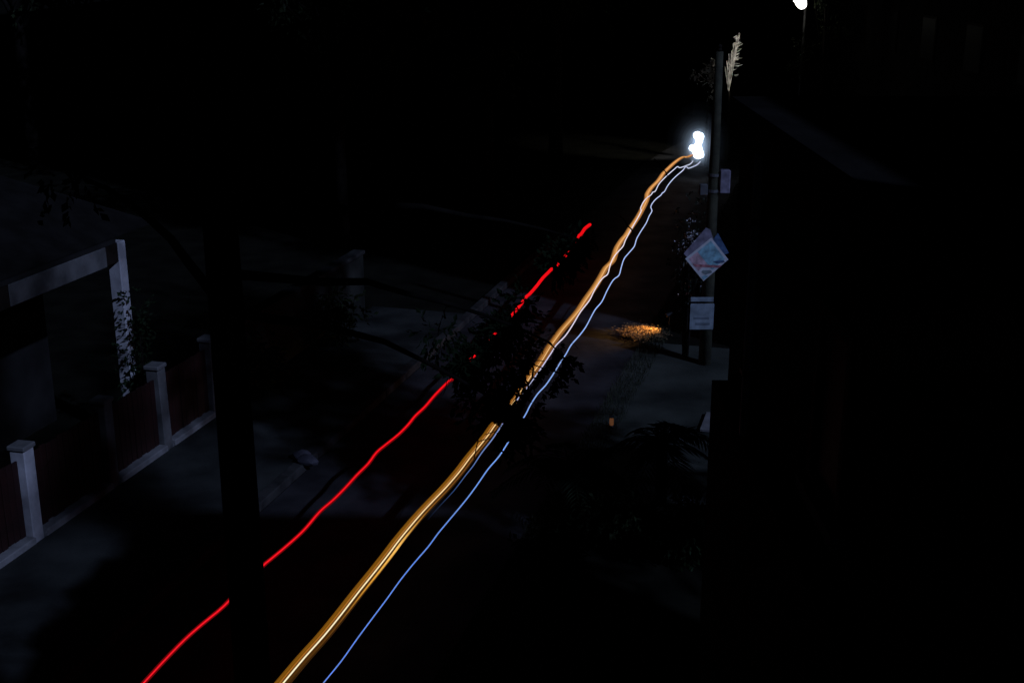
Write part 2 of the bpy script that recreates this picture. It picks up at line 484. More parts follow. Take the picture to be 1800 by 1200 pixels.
# the slim tree close by whose twigs cross the light trails
near = thing("slim_tree", "slim straight tree close by whose dark twigs cross the light trails", "tree", (-1.30, 6.25, 0))
nb = Vector((-1.30, 6.25, 0))
MB().tube([(0, 0, -0.05), (0.0, 0, 2.0), (0.01, 0, 4.5), (0.0, 0.02, 7.0), (0.03, 0.1, 9.4)], [0.135, 0.110, 0.10, 0.085, 0.05], 14).build("trunk", M['bark'], near, smooth=True)
nb.x = -1.49
near.location = nb
# trails in the photograph: (x, y) of their middle lines
RED = [(235, 1217), (252, 1200), (287, 1162), (325, 1123), (358, 1094), (394, 1064), (430, 1025), (463, 993), (475, 983), (498, 964), (522, 943), (539, 926), (562, 899), (585, 879), (607, 857), (627, 835), (647, 815), (662, 795), (680, 780), (700, 764), (717, 747), (730, 731), (747, 715), (765, 694), (787, 672), (794, 667), (807, 657), (826, 633), (835, 625), (860, 597), (869, 588), (889, 568), (901, 553), (915, 536), (925, 522), (931, 517), (944, 502), (954, 489), (963, 480), (970, 473), (982, 464), (994, 450), (1000, 442), (1015, 418), (1022, 411), (1028, 402), (1037, 395)]
ORANGE = [(474, 1228), (497, 1200), (533, 1157), (567, 1119), (597, 1082), (628, 1042), (657, 1006), (682, 974), (700, 950), (723, 922), (743, 899), (760, 881), (783, 857), (807, 829), (825, 805), (843, 783), (858, 764), (869, 748), (902, 707), (921, 678), (936, 656), (951, 635), (965, 612), (974, 599), (988, 580), (1003, 563), (1017, 546), (1030, 526), (1045, 505), (1056, 487), (1065, 471), (1076, 460), (1080, 450), (1085, 435), (1094, 421), (1101, 413), (1109, 400), (1120, 384), (1131, 364), (1137, 350), (1138, 341), (1145, 330), (1157, 318), (1166, 305), (1176, 295), (1187, 285), (1199, 277), (1207, 277), (1216, 273), (1222, 270)]
BLUE = [(548, 1224), (568, 1200), (600, 1161), (627, 1123), (653, 1088), (680, 1052), (703, 1020), (727, 990), (753, 960), (770, 937), (790, 913), (820, 877), (840, 850), (858, 824), (877, 802), (892, 779), (910, 750), (924, 728), (932, 712), (945, 692), (959, 677), (972, 658), (985, 637), (995, 622), (1004, 606), (1019, 589), (1030, 574), (1039, 557), (1047, 543), (1058, 530), (1067, 511), (1078, 492), (1088, 484), (1092, 470), (1097, 455), (1105, 445), (1115, 433), (1119, 420), (1127, 406), (1136, 392), (1141, 380), (1146, 371), (1144, 364), (1147, 357), (1154, 349), (1162, 343), (1164, 339), (1168, 337), (1174, 326), (1184, 314), (1194, 305), (1201, 299), (1204, 294), (1208, 294), (1210, 296), (1216, 294), (1225, 290), (1231, 284)]
BLUE2 = [(752, 913), (770, 892), (797, 863), (820, 833), (832, 818), (847, 795), (865, 772), (883, 745), (902, 712), (917, 693), (930, 676), (947, 653), (969, 620), (978, 606), (993, 591), (1006, 572), (1021, 547), (1036, 528), (1045, 510), (1058, 490), (1068, 482), (1072, 468), (1077, 455), (1085, 444), (1095, 433), (1099, 423), (1109, 404), (1120, 385), (1127, 371), (1126, 366), (1130, 357), (1136, 349), (1145, 342), (1147, 338), (1152, 336), (1158, 324), (1169, 312), (1180, 302), (1186, 297), (1189, 294), (1192, 293), (1195, 295), (1207, 291), (1214, 288), (1218, 283)]

def proj(p):
    q = Vector(p) - Vector((0, 0, CAM_H))
    zc = q.y * math.cos(PITCH) - q.z * math.sin(PITCH)
    yc = q.y * math.sin(PITCH) + q.z * math.cos(PITCH)
    return 900 + F_PX * q.x / zc, 600 - F_PX * yc / zc
# where this tree leaves the view of the road open (gaps between its twigs): segment ends and half widths in px of the photo
OPEN = []
def open_line(pts, r):
    for a, b in zip(pts[:-1], pts[1:]): OPEN.append((a, b, r))
open_line([q for q in RED if q[0] <= 790], 7)
open_line([(931, 517), (944, 502), (954, 489), (963, 480)], 7)
open_line([(1022, 411), (1028, 402), (1037, 395)], 5)
for q, r in (((794, 667), 3.0), ((807, 657), 2), ((826, 633), 3), ((833, 626), 5), ((869, 587), 3.5), ((860, 597), 2), ((889, 568), 2), ((901, 553), 4), ((909, 545), 6), ((916, 535), 5), ((925, 523), 4), ((970, 473), 3), ((982, 464), 4), ((994, 450), 3), ((1000, 442), 2.5), ((1014, 418), 3)):
    OPEN.append((q, q, r * 0.7))
open_line([q for q in ORANGE if q[0] <= 850], 22)
open_line([q for q in ORANGE if q[0] >= 974], 13)
open_line([(950, 638), (958, 625)], 11); open_line([(931, 668), (944, 648)], 8); open_line([(962, 616), (970, 606)], 10)
open_line([(898, 708), (903, 700)], 3); open_line([(856, 767), (867, 753)], 11); open_line([(912, 690), (916, 683)], 3)
open_line([q for q in BLUE if q[0] <= 877], 5)
open_line([q for q in BLUE if q[0] >= 995], 5)
open_line([(886, 789), (892, 779)], 3.5); open_line([(924, 728), (932, 712), (945, 692), (959, 677), (972, 658)], 8); open_line([(978, 651), (985, 637)], 3.5)
open_line([(832, 818), (847, 795), (865, 772)], 4); open_line([(877, 754), (883, 745)], 3); open_line([(908, 704), (917, 692)], 3); open_line([(927, 683), (947, 653)], 3.5)
open_line([(955, 640), (969, 620)], 3)
def open_hit(x, y, extra):
    for a, b, r in OPEN:
        dx, dy = b[0] - a[0], b[1] - a[1]
        L2 = dx * dx + dy * dy
        t = 0 if L2 == 0 else max(0, min(1, ((x - a[0]) * dx + (y - a[1]) * dy) / L2))
        if math.hypot(x - a[0] - t * dx, y - a[1] - t * dy) < r + extra:
            return True
    return False
def ok_near(q, l):
    x, y = proj(q + nb)
    if x < 400 and y > 400: return False           # the view of the house stays clear
    return not open_hit(x, y, l * 45)
blobs, tips = [], []
def nblob(x, y, d, rpx, wt):
    c = pxd(x, y, d) - nb
    k = rpx * depth(pxd(x, y, d)) / F_PX
    blobs.append((tuple(c), k, wt)); tips.append(tuple(c))
for (x, y, d, r, w) in [
    (818, 645, 7.6, 22, 1.0), (845, 612, 7.7, 26, 1.3), (880, 578, 7.8, 26, 1.4), (900, 560, 7.9, 22, 0.8), (920, 530, 8.0, 22, 0.8), (975, 470, 8.2, 20, 1.0), (1000, 440, 8.3, 22, 1.2), (1016, 420, 8.3, 16, 0.8),
    (880, 735, 7.4, 34, 1.8), (905, 722, 7.5, 34, 1.8), (893, 765, 7.4, 24, 1.0), (915, 765, 7.4, 20, 0.6), (925, 690, 7.6, 28, 1.3), (950, 657, 7.7, 34, 1.0), (975, 640, 7.8, 20, 0.6), (990, 628, 7.9, 14, 0.5), (968, 603, 7.9, 14, 0.5), (888, 722, 7.4, 22, 1.8), (940, 640, 7.6, 16, 0.7), (957, 662, 7.6, 12, 0.5), (820, 632, 7.65, 16, 1.2), (845, 610, 7.7, 16, 1.2), (875, 582, 7.75, 14, 1.0), (895, 560, 7.9, 12, 0.8), (1006, 432, 8.3, 14, 1.0), (978, 462, 8.2, 12, 0.9), (990, 630, 7.9, 5, 0.5), (976, 654, 7.8, 5, 0.4), (908, 752, 7.4, 16, 1.2), (880, 740, 7.4, 14, 1.2), (922, 672, 7.6, 8, 0.5), (912, 693, 7.5, 10, 0.8), (902, 705, 7.5, 18, 1.2), (922, 680, 7.5, 14, 0.7), (806, 650, 7.6, 14, 0.9), (818, 638, 7.6, 14, 0.9), (850, 608, 7.7, 14, 1.0), (880, 578, 7.8, 14, 1.0), (1008, 430, 8.3, 14, 1.0), (988, 457, 8.2, 12, 0.9), (850, 690, 7.4, 55, 1.6), (880, 640, 7.6, 60, 1.8), (930, 600, 7.8, 55, 1.6),
    (770, 590, 7.4, 40, 0.7), (480, 260, 6.6, 110, 1.6), (420, 90, 6.4, 130, 1.6), (250, 160, 5.9, 120, 1.4), (120, 300, 5.6, 90, 1.0), (640, 60, 6.7, 120, 1.2)]:
    nblob(x, y, d, r, w)
nodes = []
lmb = MB(); rr_ = random.Random(3)
def limb(a, b, r0, r1, bow):
    a, b = Vector(a), Vector(b); pts = []
    for k in range(9):
        q = k / 8
        pts.append(a.lerp(b, q) + Vector((0, 0, math.sin(q * math.pi) * bow)) + rvec(rr_) * 0.03 * math.sin(q * math.pi))
    lmb.tube(pts, [r0 + (r1 - r0) * k / 8 for k in range(9)], 6)
    nodes.extend(pts[2:])
for i, z0 in ((9, 6.0), (16, 6.2), (7, 6.5), (-1, 7.2), (-2, 6.0), (-3, 6.6)):
    limb((0, 0.02, z0), tips[i % len(tips)], 0.030, 0.007, 0.12)
for t in tips:
    t = Vector(t); n_ = min(nodes, key=lambda q: (q - t).length)
    if (n_ - t).length > 0.03: limb(n_, t, 0.008, 0.003, 0.03)
lmb.build("limb", M['limb'], near, smooth=True)
crown(near, blobs, M['nearleaf'], 170, 0.052, 5, "foliage", ok_near)
tw = MB()
def twig(x0, y0, x1, y1, d, r):
    a, b = pxd(x0, y0, d) - nb, pxd(x1, y1, d + 0.05) - nb
    m = a.lerp(b, 0.5) + Vector((0.006, 0, 0.004))
    tw.tube([a, m, b], r, 5)
twig(846, 735, 833, 806, 7.4, 0.0035); twig(792, 665, 770, 700, 7.5, 0.0016); twig(797, 660, 776, 697, 7.5, 0.0016); twig(790, 640, 781, 690, 7.5, 0.002)
twig(1163, 296, 1173, 309, 8.4, 0.004); twig(1102, 396, 1114, 411, 8.3, 0.005); twig(1150, 280, 1164, 297, 8.4, 0.005); twig(1090, 380, 1103, 397, 8.3, 0.005); twig(935, 640, 962, 652, 7.7, 0.004); twig(868, 742, 890, 760, 7.4, 0.004); twig(957, 597, 984, 622, 7.8, 0.005)
rb = random.Random(12)
for (x, y) in ((962, 604), (952, 624), (945, 640), (936, 652), (968, 596), (957, 615), (930, 664), (876, 750), (862, 770), (850, 782), (941, 630)):
    a_ = rb.uniform(-0.4, 1.2); L_t = rb.uniform(14, 24)
    twig(x - 10, y - 6, x - 10 + L_t * math.cos(a_), y - 6 + L_t * math.sin(a_), 7.6, rb.uniform(0.0018, 0.0035))
for (x0, y0, x1, y1, q_) in ((976, 622, 1004, 638, 0.008), (966, 650, 990, 660, 0.005), (915, 700, 946, 712, 0.002), (872, 790, 900, 800, 0.006), (1000, 600, 1016, 612, 0.0015)):
    twig(x0, y0, x1, y1, 7.8, q_)
tw.build("twig", M['bark'], near, smooth=True)["kind"] = "stuff"

# trees of the background
tree("broad_tree", "broad dark tree rising behind the porch house roof", Vector((-10.5, 40.5, 0)), 11.5, 4.6, M['leaf'], 21, 3600, 0.28, 0.24)
tree("broad_tree", "dark tree behind the grey wall just past the porch house", Vector((-4.6, 33.4, 0)), 9.5, 3.2, M['leaf2'], 22, 3200, 0.24, 0.17)
tree("broad_tree", "dark roadside tree left of the far end of the red trail", W(35, -10.6), 8.5, 3.3, M['leaf'], 23, 3400, 0.24, 0.19)
tree("broad_tree", "tall dark tree on the left where the road bends away", W(47, -11.5), 11.5, 4.0, M['leaf2'], 24, 3400, 0.28, 0.24)
tree("broad_tree", "dark tree directly behind the white headlamp glare", W(62, -8.5), 10, 4.5, M['leaf'], 25, 3200, 0.30, 0.24)
tree("broad_tree", "dark tree at the top edge between the conifer and the flood lamp", W(60, -2.0), 11, 3.8, M['leaf2'], 26, 3200, 0.30, 0.24)
tree("broad_tree", "unseen dark tree placed to shade the upper utility pole", Vector((9.2, 20.0, 0)), 21.0, 3.2, M['leaf'], 27, 9000, 0.26, 0.2)  # added out of view to block moonlight on the pole
tree("broad_tree", "dark tree on the far left behind the house", Vector((-18.0, 47.0, 0)), 12.0, 5.0, M['leaf2'], 28, 3200, 0.30, 0.24)

def side_tree(label, p, h, rad, zc, zr, n, L, m, seed):  # unseen trees added to break the moonlight into patches
    t = thing("shade_tree", label, "tree", p)
    MB().tube([(0, 0, -0.05), (0.1, 0, h * 0.3), (0, 0.1, h * 0.6), (0, 0, h * 0.92)], [0.30, 0.24, 0.17, 0.05], 10).build("trunk", M['bark'], t, smooth=True)
    r = random.Random(seed)
    bl = []
    for k in range(16):
        a = r.uniform(0, 6.283); q = math.sqrt(r.random()) * rad * 0.7
        bl.append(((q * math.cos(a), q * math.sin(a), zc + r.uniform(-0.8, 0.8) * zr), (rad * 0.42, rad * 0.42, zr * 0.26), 1))
    branchy((0, 0.05, zc - zr), [b[0] for b in bl], M['bark'], t, 0.09, 0.02, seed)
    crown(t, bl, m, n / 16, L, seed + 1)
side_tree("unseen tall tree added to dapple the moonlight on the posts and lintel", Vector((12.0, -1.2, 0)), 22.5, 1.25, 18.8, 3.4, 2400, 0.22, M['leaf2'], 101)
side_tree("unseen dense tree added to shade the road and grey wall from the moon", Vector((8.5, 9.6, 0)), 19.0, 3.1, 11.8, 5.8, 9000, 0.34, M['leaf'], 103)

# shrubs and palms
def shrub(name, label, p, r, h, m, seed, n=900, L=0.13, cat="shrub", group=None):
    t = thing(name, label, cat, p, group=group)
    rr = random.Random(seed)
    bl = [((rr.uniform(-0.5, 0.5) * r, rr.uniform(-0.5, 0.5) * r, h * rr.uniform(0.35, 0.8)), (r * 0.5, r * 0.5, h * 0.28), 1) for _ in range(7)]
    st = MB()
    for b in bl: st.tube([(rr.uniform(-.06, .06), rr.uniform(-.06, .06), -0.03), (b[0][0] * 0.5, b[0][1] * 0.5, b[0][2] * 0.5), b[0]], [0.022, 0.015, 0.006], 5)
    st.build("stem", M['bark'], t)
    crown(t, bl, m, n / 7, L, seed)
    return t
def palm(label, p, h, n, L, seed):
    t = thing("palm_shrub", label, "palm", p, group="palm shrubs on the forecourt")
    r = random.Random(seed)
    MB().tube([(0, 0, -0.05), (0.02, 0, h * 0.5), (0.0, 0.03, h)], [0.10, 0.085, 0.07], 9).build("trunk", M['bark'], t, smooth=True)
    for k in range(n):
        a = 6.283 * k / n * 2.4 + r.uniform(-0.2, 0.2)
        e = r.uniform(0.1, 1.2)
        fl = L * r.uniform(0.8, 1.15)
        mb = MB(); pts = []
        for j in range(8):
            q = j / 7
            out = fl * (q * math.cos(e) + 0.12 * q * q)
            z = h + fl * (q * math.sin(e) - 0.75 * q * q)
            pts.append(Vector((out * math.cos(a), out * math.sin(a), max(0.06, z))))
        mb.tube(pts, [0.016 - 0.0018 * j for j in range(8)], 4)
        for j in range(1, 8):
            d = (pts[j] - pts[j - 1]).normalized()
            for w in range(3):
                pp = pts[j - 1].lerp(pts[j], w / 3)
                for sgn in (-1, 1):
                    sd = Vector((-math.sin(a), math.cos(a), 0)) * sgn
                    mb.leaf(pp, sd + d * 0.7 + Vector((0, 0, -0.25)) + rvec(r) * 0.12, Vector((0, 0, 1)), fl * 0.36 * (1.1 - 0.75 * abs(j / 7 - 0.35)), 0.035)
        mb.build("frond", M['palm'], t)
palm("left palm shrub at the forecourt edge beside the blue trails", px(1000, 905, 0.0), 0.75, 15, 0.95, 31)
palm("right palm shrub on the forecourt nearer the dark wall", px(1160, 885, 0.0), 0.95, 15, 0.95, 33)
shrub("forecourt_shrub", "low dark shrub in front of the left palm shrub by the road", px(965, 1010, 0), 0.55, 0.8, M['leaf'], 41, 900, 0.10)
shrub("forecourt_shrub", "dark shrub between the two palm shrubs on the forecourt", px(1090, 960, 0), 0.6, 0.9, M['leaf2'], 42, 1000, 0.10)
shrub("forecourt_shrub", "dark shrub against the foot of the black building wing", px(1215, 990, 0), 0.6, 1.0, M['leaf'], 43, 1000, 0.10)
shrub("wall_shrub", "dark shrub before the grey wall beside its near end", W(19.6, -10.15), 0.5, 1.1, M['leaf'], 44, 700, 0.12)
shrub("wall_shrub", "wide dark shrub before the grey wall at its far end", W(22.6, -9.9), 0.75, 1.3, M['leaf2'], 45, 900, 0.12)
vine = shrub("pole_vine", "glossy leaved vine bush growing up the left side of the utility pole", W(23.9, -3.12), 0.42, 3.3, M['gloss'], 46, 900, 0.07, cat="vine")
fl = MB(); r = random.Random(90)
for (x, y, n_, sp_) in ((1213, 388, 16, 5), (1217, 410, 26, 6), (1207, 425, 20, 8), (1196, 438, 16, 7), (1214, 418, 22, 4)):
    for _ in range(n_):
        q = pxd(x + r.gauss(0, sp_), y + r.gauss(0, sp_ * 0.5), 23.0 + r.uniform(-0.1, 0.1))
        fl.leaf(q - vine.location, rvec(r), rvec(r), r.uniform(0.02, 0.05), r.uniform(0.012, 0.03))
fl.build("leaf_glints", M['sgn_border'], vine)["kind"] = "stuff"  # pale specks standing in for glints on the glossy vine leaves
shrub("column_creeper", "leafy creeper growing up the white porch column", W(16.75, -10.98), 0.30, 3.2, M['leaf'], 49, 620, 0.085, cat="creeper")
shrub("roadside_bush", "dark roadside bush past the utility pole", W(27.5, -2.4), 0.9, 1.5, M['leaf'], 47, 1000, 0.15)
shrub("roadside_bush", "dark bush at the inside of the road bend", W(36, -2.2), 1.3, 2.0, M['leaf2'], 48, 1000, 0.18)
g = MB(); r = random.Random(51)
for _ in range(9000):
    s = r.uniform(13, 46); u = r.uniform(-4.15, -3.65) if r.random() < 0.6 else r.uniform(-4.1, 5.0)
    if u > -3.6 and s < 24.8: continue
    p = W(s, u, 0.0)
    g.leaf(p, Vector((r.uniform(-.5, .5), r.uniform(-.5, .5), 1)), rvec(r), r.uniform(0.06, 0.2), 0.012)
gr = g.build("grass", M['grass']); gr["kind"] = "stuff"

# pale feathery conifer and the flood lamp that lights it
cf = thing("pale_conifer", "pale feathery slender conifer lit from the right near the top edge", "tree", W(45.2, -4.6))
cb = pxd(1284, 150, 47.6)
cf.location = (cb.x, cb.y, cb.z - 3.3 * 1.08)
cf.scale = (1.08, 1.08, 1.08)
MB().tube([(0, 0, 0), (0.0, 0, 2.0), (-0.04, 0, 3.1)], [0.09, 0.07, 0.03], 8).build("trunk", M['bark'], cf)
mb = MB(); r = random.Random(61)
for k in range(9):
    x1 = -0.20 + 0.05 * k
    top = 3.75 + 1.15 * (k / 8) ** 0.8 + r.uniform(-0.12, 0.12)
    pts = [Vector((-0.05 + (x1 + 0.05) * q, r.uniform(-0.05, 0.05) * q, 3.05 + (top - 3.05) * q)) for q in (0, 0.25, 0.5, 0.75, 1)]
    mb.tube(pts, [0.016, 0.014, 0.012, 0.009, 0.004], 5)
    for j in range(26):
        q = r.uniform(0.12, 1.0); p = Vector((-0.05 + (x1 + 0.05) * q, r.uniform(-0.03, 0.03), 3.05 + (top - 3.05) * q))
        mb.leaf(p, Vector((r.uniform(-0.22, 0.28), r.uniform(-0.3, 0.3), 1)), rvec(r), r.uniform(0.12, 0.26), 0.018)
for k in range(13):
    z = 3.66 + 0.105 * k + r.uniform(-0.07, 0.07)
    p0 = Vector((0.04, 0, z)); L1 = r.uniform(0.14, 0.42)
    for j in range(r.randint(2, 8)):
        d = Vector((1, r.uniform(-0.5, 0.5), r.uniform(0.1, 0.75)))
        mb.leaf(p0 + Vector((r.uniform(-0.05, 0.12), r.uniform(-.05, .05), r.uniform(-0.04, 0.04))), d, rvec(r), L1 * r.uniform(0.35, 1.0), r.uniform(0.008, 0.02))
mb.build("foliage", M['pale'], cf)["kind"] = "stuff"
sb = thing("grey_bush", "grey leafy bush dimly lit to the left of the pale conifer", "bush", (0, 0, 0))
gp = px(1247, 130, 3.4); sb.location = (gp.x, gp.y, 0)
MB().tube([(0, 0, 0), (0, 0, 3.0)], [0.05, 0.02], 6).build("stem", M['bark'], sb)
for nm, sd, pts in (("foliage", 62, [((0.12, 0, 3.45), (0.16, 0.2, 0.13), 1), ((0.02, 0, 3.62), (0.24, 0.2, 0.08), 1), ((0.14, 0, 3.92), (0.12, 0.2, 0.07), 0.5), ((-0.45, 0, 3.35), (0.22, 0.2, 0.07), 0.5), ((0.0, 0, 3.15), (0.22, 0.2, 0.09), 0.4), ((0.04, 0, 2.6), (0.18, 0.2, 0.2), 0.3)]),):
    crown(sb, pts, M['pale'], 130, 0.11, sd, nm)

lp = px(1407, 3, 6.0)
lamp = thing("flood_lamp", "white flood lamp shining through leaves at the top edge", "street lamp", (lp.x, lp.y, 0))
MB().tube([(0.3, 0.5, 0), (0.3, 0.5, 6.3)], [0.07, 0.05], 10).build("post", M['darkmetal'], lamp, smooth=True)
MB().tube([(0.3, 0.5, 6.25), (0.15, 0.25, 6.35), (0.0, 0.10, 6.28)], 0.03, 8).build("arm", M['darkmetal'], lamp, smooth=True)
def blob_mesh(name, spheres, m, parent, res=0.02):
    "one closed lumpy surface round a row of overlapping balls"
    bm = bmesh.new()
    for (c, rr) in spheres:
        bmesh.ops.create_icosphere(bm, subdivisions=3, radius=rr, matrix=Matrix.Translation(c))
    me = bpy.data.meshes.new(name); bm.to_mesh(me); bm.free()
    o = link(name, me, parent)
    md = o.modifiers.new("remesh", 'REMESH'); md.mode = 'VOXEL'; md.voxel_size = res; md.use_smooth_shade = True
    me.materials.append(m)
    return o
M['lamp_lens'] = emit("lamp_lens", (1.0, 1.0, 0.88), 4.0)
MB().lathe([(0.20, 0.10), (0.24, 0.16), (0.16, 0.30), (0.05, 0.36)], 16, (0, 0, 6.0)).build("hood", M['darkmetal'], lamp, smooth=True)
blob_mesh("lens", [((-0.06, 0, 6.10), 0.20), ((0.02, 0, 5.98), 0.20), ((0.06, 0, 5.90), 0.17)], M['lamp_lens'], lamp)
sp = bpy.data.lights.new("flood_light", 'SPOT')
sp.energy = 650; sp.spot_size = math.radians(34); sp.spot_blend = 0.6; sp.color = (1.0, 0.97, 0.90); sp.shadow_soft_size = 0.1
so = bpy.data.objects.new("flood_light", sp); COL.objects.link(so); so.parent = lamp
so.location = (-0.30, 0.16, 5.9)
so.rotation_euler = (Vector((cb.x - 0.15, cb.y, 3.8)) - (lamp.location + so.location)).to_track_quat('-Z', 'Y').to_euler()
lt = thing("lamp_tree", "green leafy tree with twigs around the flood lamp", "tree", (lp.x + 0.9, lp.y - 0.4, 0))
MB().tube([(0, 0, -0.05), (0, 0, 3), (-0.1, 0, 6.3)], [0.12, 0.09, 0.03], 9).build("trunk", M['bark'], lt, smooth=True)
lb = [((-0.30, 0.1, 6.25), (0.2, 0.3, 0.25), 0.6), ((0.1, 0.2, 6.1), (0.5, 0.4, 0.5), 1.4), ((-0.9, 0.2, 3.75), (0.35, 0.3, 0.35), 0.9), ((-0.75, 0.0, 4.5), (0.4, 0.3, 0.3), 0.5), ((0.3, 0.2, 5.2), (0.6, 0.5, 0.6), 1.2), ((-0.6, 0.5, 6.75), (0.5, 0.2, 0.2), 0.5)]
branchy((0, 0, 3.4), [b[0] for b in lb], M['bark'], lt, 0.03, 0.006, 71)
crown(lt, lb, M['leaf2'], 200, 0.13, 72)

# ------------------------------------------------------------------ spike light added to make the amber patch on leaf litter
wp = px(1127, 586, 0.02)
lit = MB(); r = random.Random(81)
for _ in range(3800):
    a = r.gauss(0, 0.18); b = r.gauss(0, 0.22)
    q = wp + Vector((a, b, r.random() * 0.07))
    d = rvec(r); d.z *= 0.2
    lit.leaf(q, d, Vector((r.uniform(-.2, .2), r.uniform(-.2, .2), 1)), r.uniform(0.03, 0.075), r.uniform(0.02, 0.045))
lo = lit.build("leaf_litter", M['litter']); lo["kind"] = "stuff"
spk = thing("added_spike", "small black spike light added as source of the amber patch on fallen leaves", "added light", (wp.x + 0.62, wp.y + 0.25, 0.0))
MB().tube([(0, 0, -0.05), (0, 0, 0.34)], 0.012, 6).build("spike", M['darkmetal'], spk)
hd_ = MB().tube([(0.05, 0.02, 0.40), (-0.07, -0.03, 0.35)], [0.035, 0.045], 12).build("lamp_head", M['darkmetal'], spk, smooth=False)
sp2 = bpy.data.lights.new("amber_light", 'SPOT')
sp2.energy = 110; sp2.spot_size = math.radians(75); sp2.spot_blend = 0.9; sp2.color = (1.0, 0.50, 0.14); sp2.shadow_soft_size = 0.02
so2 = bpy.data.objects.new("amber_light", sp2); COL.objects.link(so2); so2.parent = spk
so2.location = (-0.085, -0.035, 0.345)
so2.rotation_euler = Vector((-0.50, -0.20, -0.30)).to_track_quat('-Z', 'Y').to_euler()
bp2 = px(1075, 742, 0.10)
mk = thing("reflection_glow", "small dim amber glow added for a warm reflection low at the road edge", "amber glow", (bp2.x, bp2.y, 0))
M['amber_glow'] = emit("amber_glow", lin(80, 50, 31), 1.0)  # glow stands in for a warm reflection on the ground
MB().lathe([(0.06, 0), (0.06, 0.03), (0.045, 0.05)], 12).build("base", M['darkmetal'], mk)
MB().lathe([(0.030, 0.05), (0.036, 0.07), (0.036, 0.15), (0.030, 0.175), (0.016, 0.188)], 12).build("lens", M['amber_glow'], mk, smooth=True)
MB().lathe([(0.040, 0.19), (0.042, 0.20), (0.015, 0.22)], 12).build("cap", M['darkmetal'], mk)

# ------------------------------------------------------------------ light trails: glowing streaks standing over the road
def smooth_line(pts, sub=3):
    out = []
    P = [Vector((x, y, 0)) for x, y in pts]
    for i in range(len(P) - 1):
        p0, p1, p2, p3 = P[max(i - 1, 0)], P[i], P[i + 1], P[min(i + 2, len(P) - 1)]
        for k in range(sub):
            t = k / sub
            out.append(0.5 * ((2 * p1) + (p2 - p0) * t + (2 * p0 - 5 * p1 + 4 * p2 - p3) * t * t + (3 * p1 - p0 - 3 * p2 + p3) * t ** 3))
    out.append(P[-1])
    return [(v.x, v.y) for v in out]
def streak(name, line, z, rpx, col, parent, shift=0.0, lift=0.0, n=8):
    "rpx(q), col(q) with q = image row of the point: radius in photo pixels, sRGB colour of the light"
    pts, rad, cols = [], [], []
    for x, y in smooth_line(line):
        p = px(x, y, z)
        pts.append(p + Vector((shift * CT, -shift * ST, lift)))
        rad.append(max(0.0025, rpx(y) * depth(p) / F_PX))
        cols.append(lin(*col(y)))
    mb = MB().tube(pts, rad, n)
    o = mb.build(name, M['trail'], parent, smooth=True)
    at = o.data.color_attributes.new("tint", 'FLOAT_COLOR', 'POINT')
    for i in range(len(pts)):
        for j in range(n):
            at.data[i * n + j].color = (*cols[i], 1)
    return o
M['trail'] = emit_attr("trail_light", 1.0)
def ramp(stops):
    def f(y):
        if y <= stops[0][0]: return stops[0][1]
        for (a, ca), (b, cb_) in zip(stops[:-1], stops[1:]):
            if y <= b:
                t = (y - a) / (b - a)
                if hasattr(ca, '__len__'): return tuple(u + (v - u) * t for u, v in zip(ca, cb_))
                return ca + (cb_ - ca) * t
        return stops[-1][1]
    return f
rt = thing("light_trail", "long red tail light trail on the left, broken by twigs", "light trail", px(463, 993, 0.8), group="vehicle light trails over the road")
rloc = rt.location.copy()
def under(parent):
    for o in list(parent.children):
        o.matrix_parent_inverse = Matrix.Translation(-parent.location)
streak("streak", RED, 0.8, ramp([(395, 2.9), (520, 2.9), (660, 2.2), (800, 1.7), (1200, 1.5)]), ramp([(400, (235, 14, 22)), (700, (250, 16, 28)), (1200, (245, 26, 40))]), rt)
for sd in (-1, 1):
    streak("edge_streak", RED, 0.8, ramp([(395, 1.6), (660, 1.4), (1200, 1.1)]), lambda y: (104, 4, 8), rt, sd * 0.019, sd * -0.006, 6)
under(rt)
ot = thing("light_trail", "wide amber banded light trail of many filaments along the road", "light trail", px(700, 950, 0.9), group="vehicle light trails over the road")
BW = 0.165
far = (222, 158, 92)
for k, (t, near_c, mid_c, fr) in enumerate([
    (0.05, (104, 66, 14), (84, 52, 18), 0.5), (0.14, (126, 80, 18), (128, 82, 34), 0.75), (0.23, (116, 72, 14), (146, 94, 42), 0.95), (0.32, (128, 78, 16), (128, 80, 34), 1.1), (0.40, (104, 60, 10), (172, 116, 58), 1.0),
    (0.50, (84, 44, 6), (138, 88, 40), 1.1), (0.66, (66, 36, 6), (166, 108, 54), 1.0), (0.75, (78, 46, 12), (124, 76, 32), 0.85), (0.84, (58, 34, 8), (104, 62, 26), 0.65), (0.93, (50, 30, 10), (62, 38, 14), 0.42)]):
    fc_ = tuple(min(235, c * fr) for c in (196, 134, 72))
    streak("filament", ORANGE, 0.9, lambda y: 0.0098 * F_PX / max(8.0, depth(px(900, y, 0.9))), ramp([(285, fc_), (420, fc_), (600, mid_c), (760, near_c), (1200, near_c)]), ot, (t - 0.5) * BW, 0.0, 6)
streak("bright_filament", ORANGE, 0.9, ramp([(285, 1.2), (600, 1.0), (1200, 1.45)]), ramp([(285, (226, 160, 96)), (600, (232, 178, 112)), (800, (250, 205, 140)), (1000, (255, 232, 182)), (1200, (255, 238, 196))]), ot, 0.015, 0.016)
streak("thin_filament", ORANGE, 0.9, ramp([(285, 0.6), (1200, 0.7)]), ramp([(285, (206, 140, 76)), (1200, (176, 112, 44))]), ot, -0.020, 0.014)
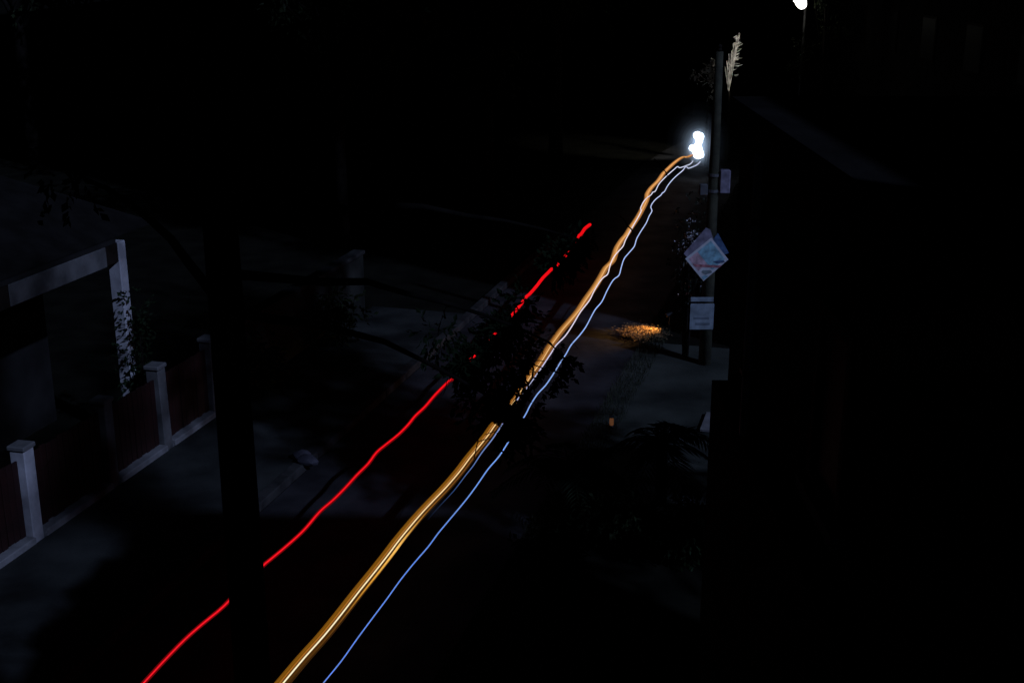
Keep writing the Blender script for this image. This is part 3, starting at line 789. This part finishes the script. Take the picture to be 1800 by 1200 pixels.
streak("edge_filament", ORANGE, 0.9, ramp([(285, 0.8), (900, 0.8), (960, 2.2), (1020, 1.6), (1090, 0.8), (1200, 0.6)]), ramp([(285, (170, 110, 60)), (850, (120, 74, 30)), (900, (150, 96, 36)), (965, (246, 190, 96)), (1020, (214, 148, 54)), (1100, (110, 68, 24)), (1200, (64, 40, 14))]), ot, 0.064, 0.014)
under(ot)
b1 = thing("light_trail", "blue white light trail farthest right, unbroken to the bottom edge", "light trail", px(840, 850, 0.9), group="vehicle light trails over the road")
streak("streak", BLUE, 0.9, ramp([(284, 0.72), (500, 0.9), (600, 1.0), (800, 1.1), (1200, 1.15)]), ramp([(284, (214, 222, 255)), (450, (176, 196, 252)), (620, (146, 180, 246)), (800, (120, 160, 232)), (960, (100, 136, 216)), (1200, (100, 130, 210))]), b1)
under(b1)
b2 = thing("light_trail", "thin blue white light trail hugging the amber band and fading out below", "light trail", px(865, 772, 0.9), group="vehicle light trails over the road")
streak("streak", BLUE2, 0.93, ramp([(284, 0.72), (600, 1.0), (760, 1.0), (860, 0.7), (913, 0.5)]), ramp([(284, (220, 226, 255)), (450, (250, 236, 246)), (600, (226, 216, 240)), (700, (170, 180, 230)), (800, (104, 130, 190)), (860, (52, 76, 120)), (913, (10, 16, 28))]), b2)
under(b2)

# ------------------------------------------------------------------ headlamp glare at the start of the trails, with haze shells added to form its halo
gp0 = px(1226, 275, 0.85)
hl = thing("headlamp_glare", "lumpy white glare of a headlamp where the trails begin", "headlamp", gp0)
k = depth(gp0) / F_PX
def at(x, y): return Vector(((x - 1226) * k, 0, (275 - y) * k / math.cos(PITCH) * 1.0))
M['headlamp'] = emit("headlamp_white", (0.80, 0.89, 1.0), 6.0)
blob_mesh("glare", [(at(1224, 240), 7.0 * k), (at(1229, 242), 7.0 * k), (at(1228, 249), 6.4 * k), (at(1226, 256), 6.2 * k), (at(1216, 261), 5.6 * k), (at(1225, 263), 9.0 * k), (at(1227, 270), 9.6 * k), (at(1232, 273), 5.4 * k)], M['headlamp'], hl, 0.02)
def halo_mist(name, p, r, dens):
    bm = bmesh.new(); bmesh.ops.create_icosphere(bm, subdivisions=4, radius=1)
    for v in bm.verts: v.co = Vector((v.co.x * r[0], v.co.y * r[1], v.co.z * r[2]))
    me = bpy.data.meshes.new(name); bm.to_mesh(me); bm.free()
    m = bpy.data.materials.new(name); m.use_nodes = True
    n, l = m.node_tree.nodes, m.node_tree.links
    n.remove(n["Principled BSDF"])
    v = n.new("ShaderNodeVolumePrincipled"); v.inputs["Color"].default_value = (0.65, 0.8, 1, 1); v.inputs["Density"].default_value = dens
    l.new(v.outputs[0], n["Material Output"].inputs["Volume"])
    me.materials.append(m)
    o = link(name, me); o.location = p; o["kind"] = "stuff"
    return o
for rr, dn in ((0.30, 0.6), (0.36, 0.5), (0.43, 0.4), (0.51, 0.3), (0.60, 0.2), (0.72, 0.12), (0.86, 0.07), (1.05, 0.035), (1.3, 0.015)):
    halo_mist("halo_mist", gp0 + Vector((0, 0, 0.36)), (rr * 0.85, rr, rr * 1.2), dn)
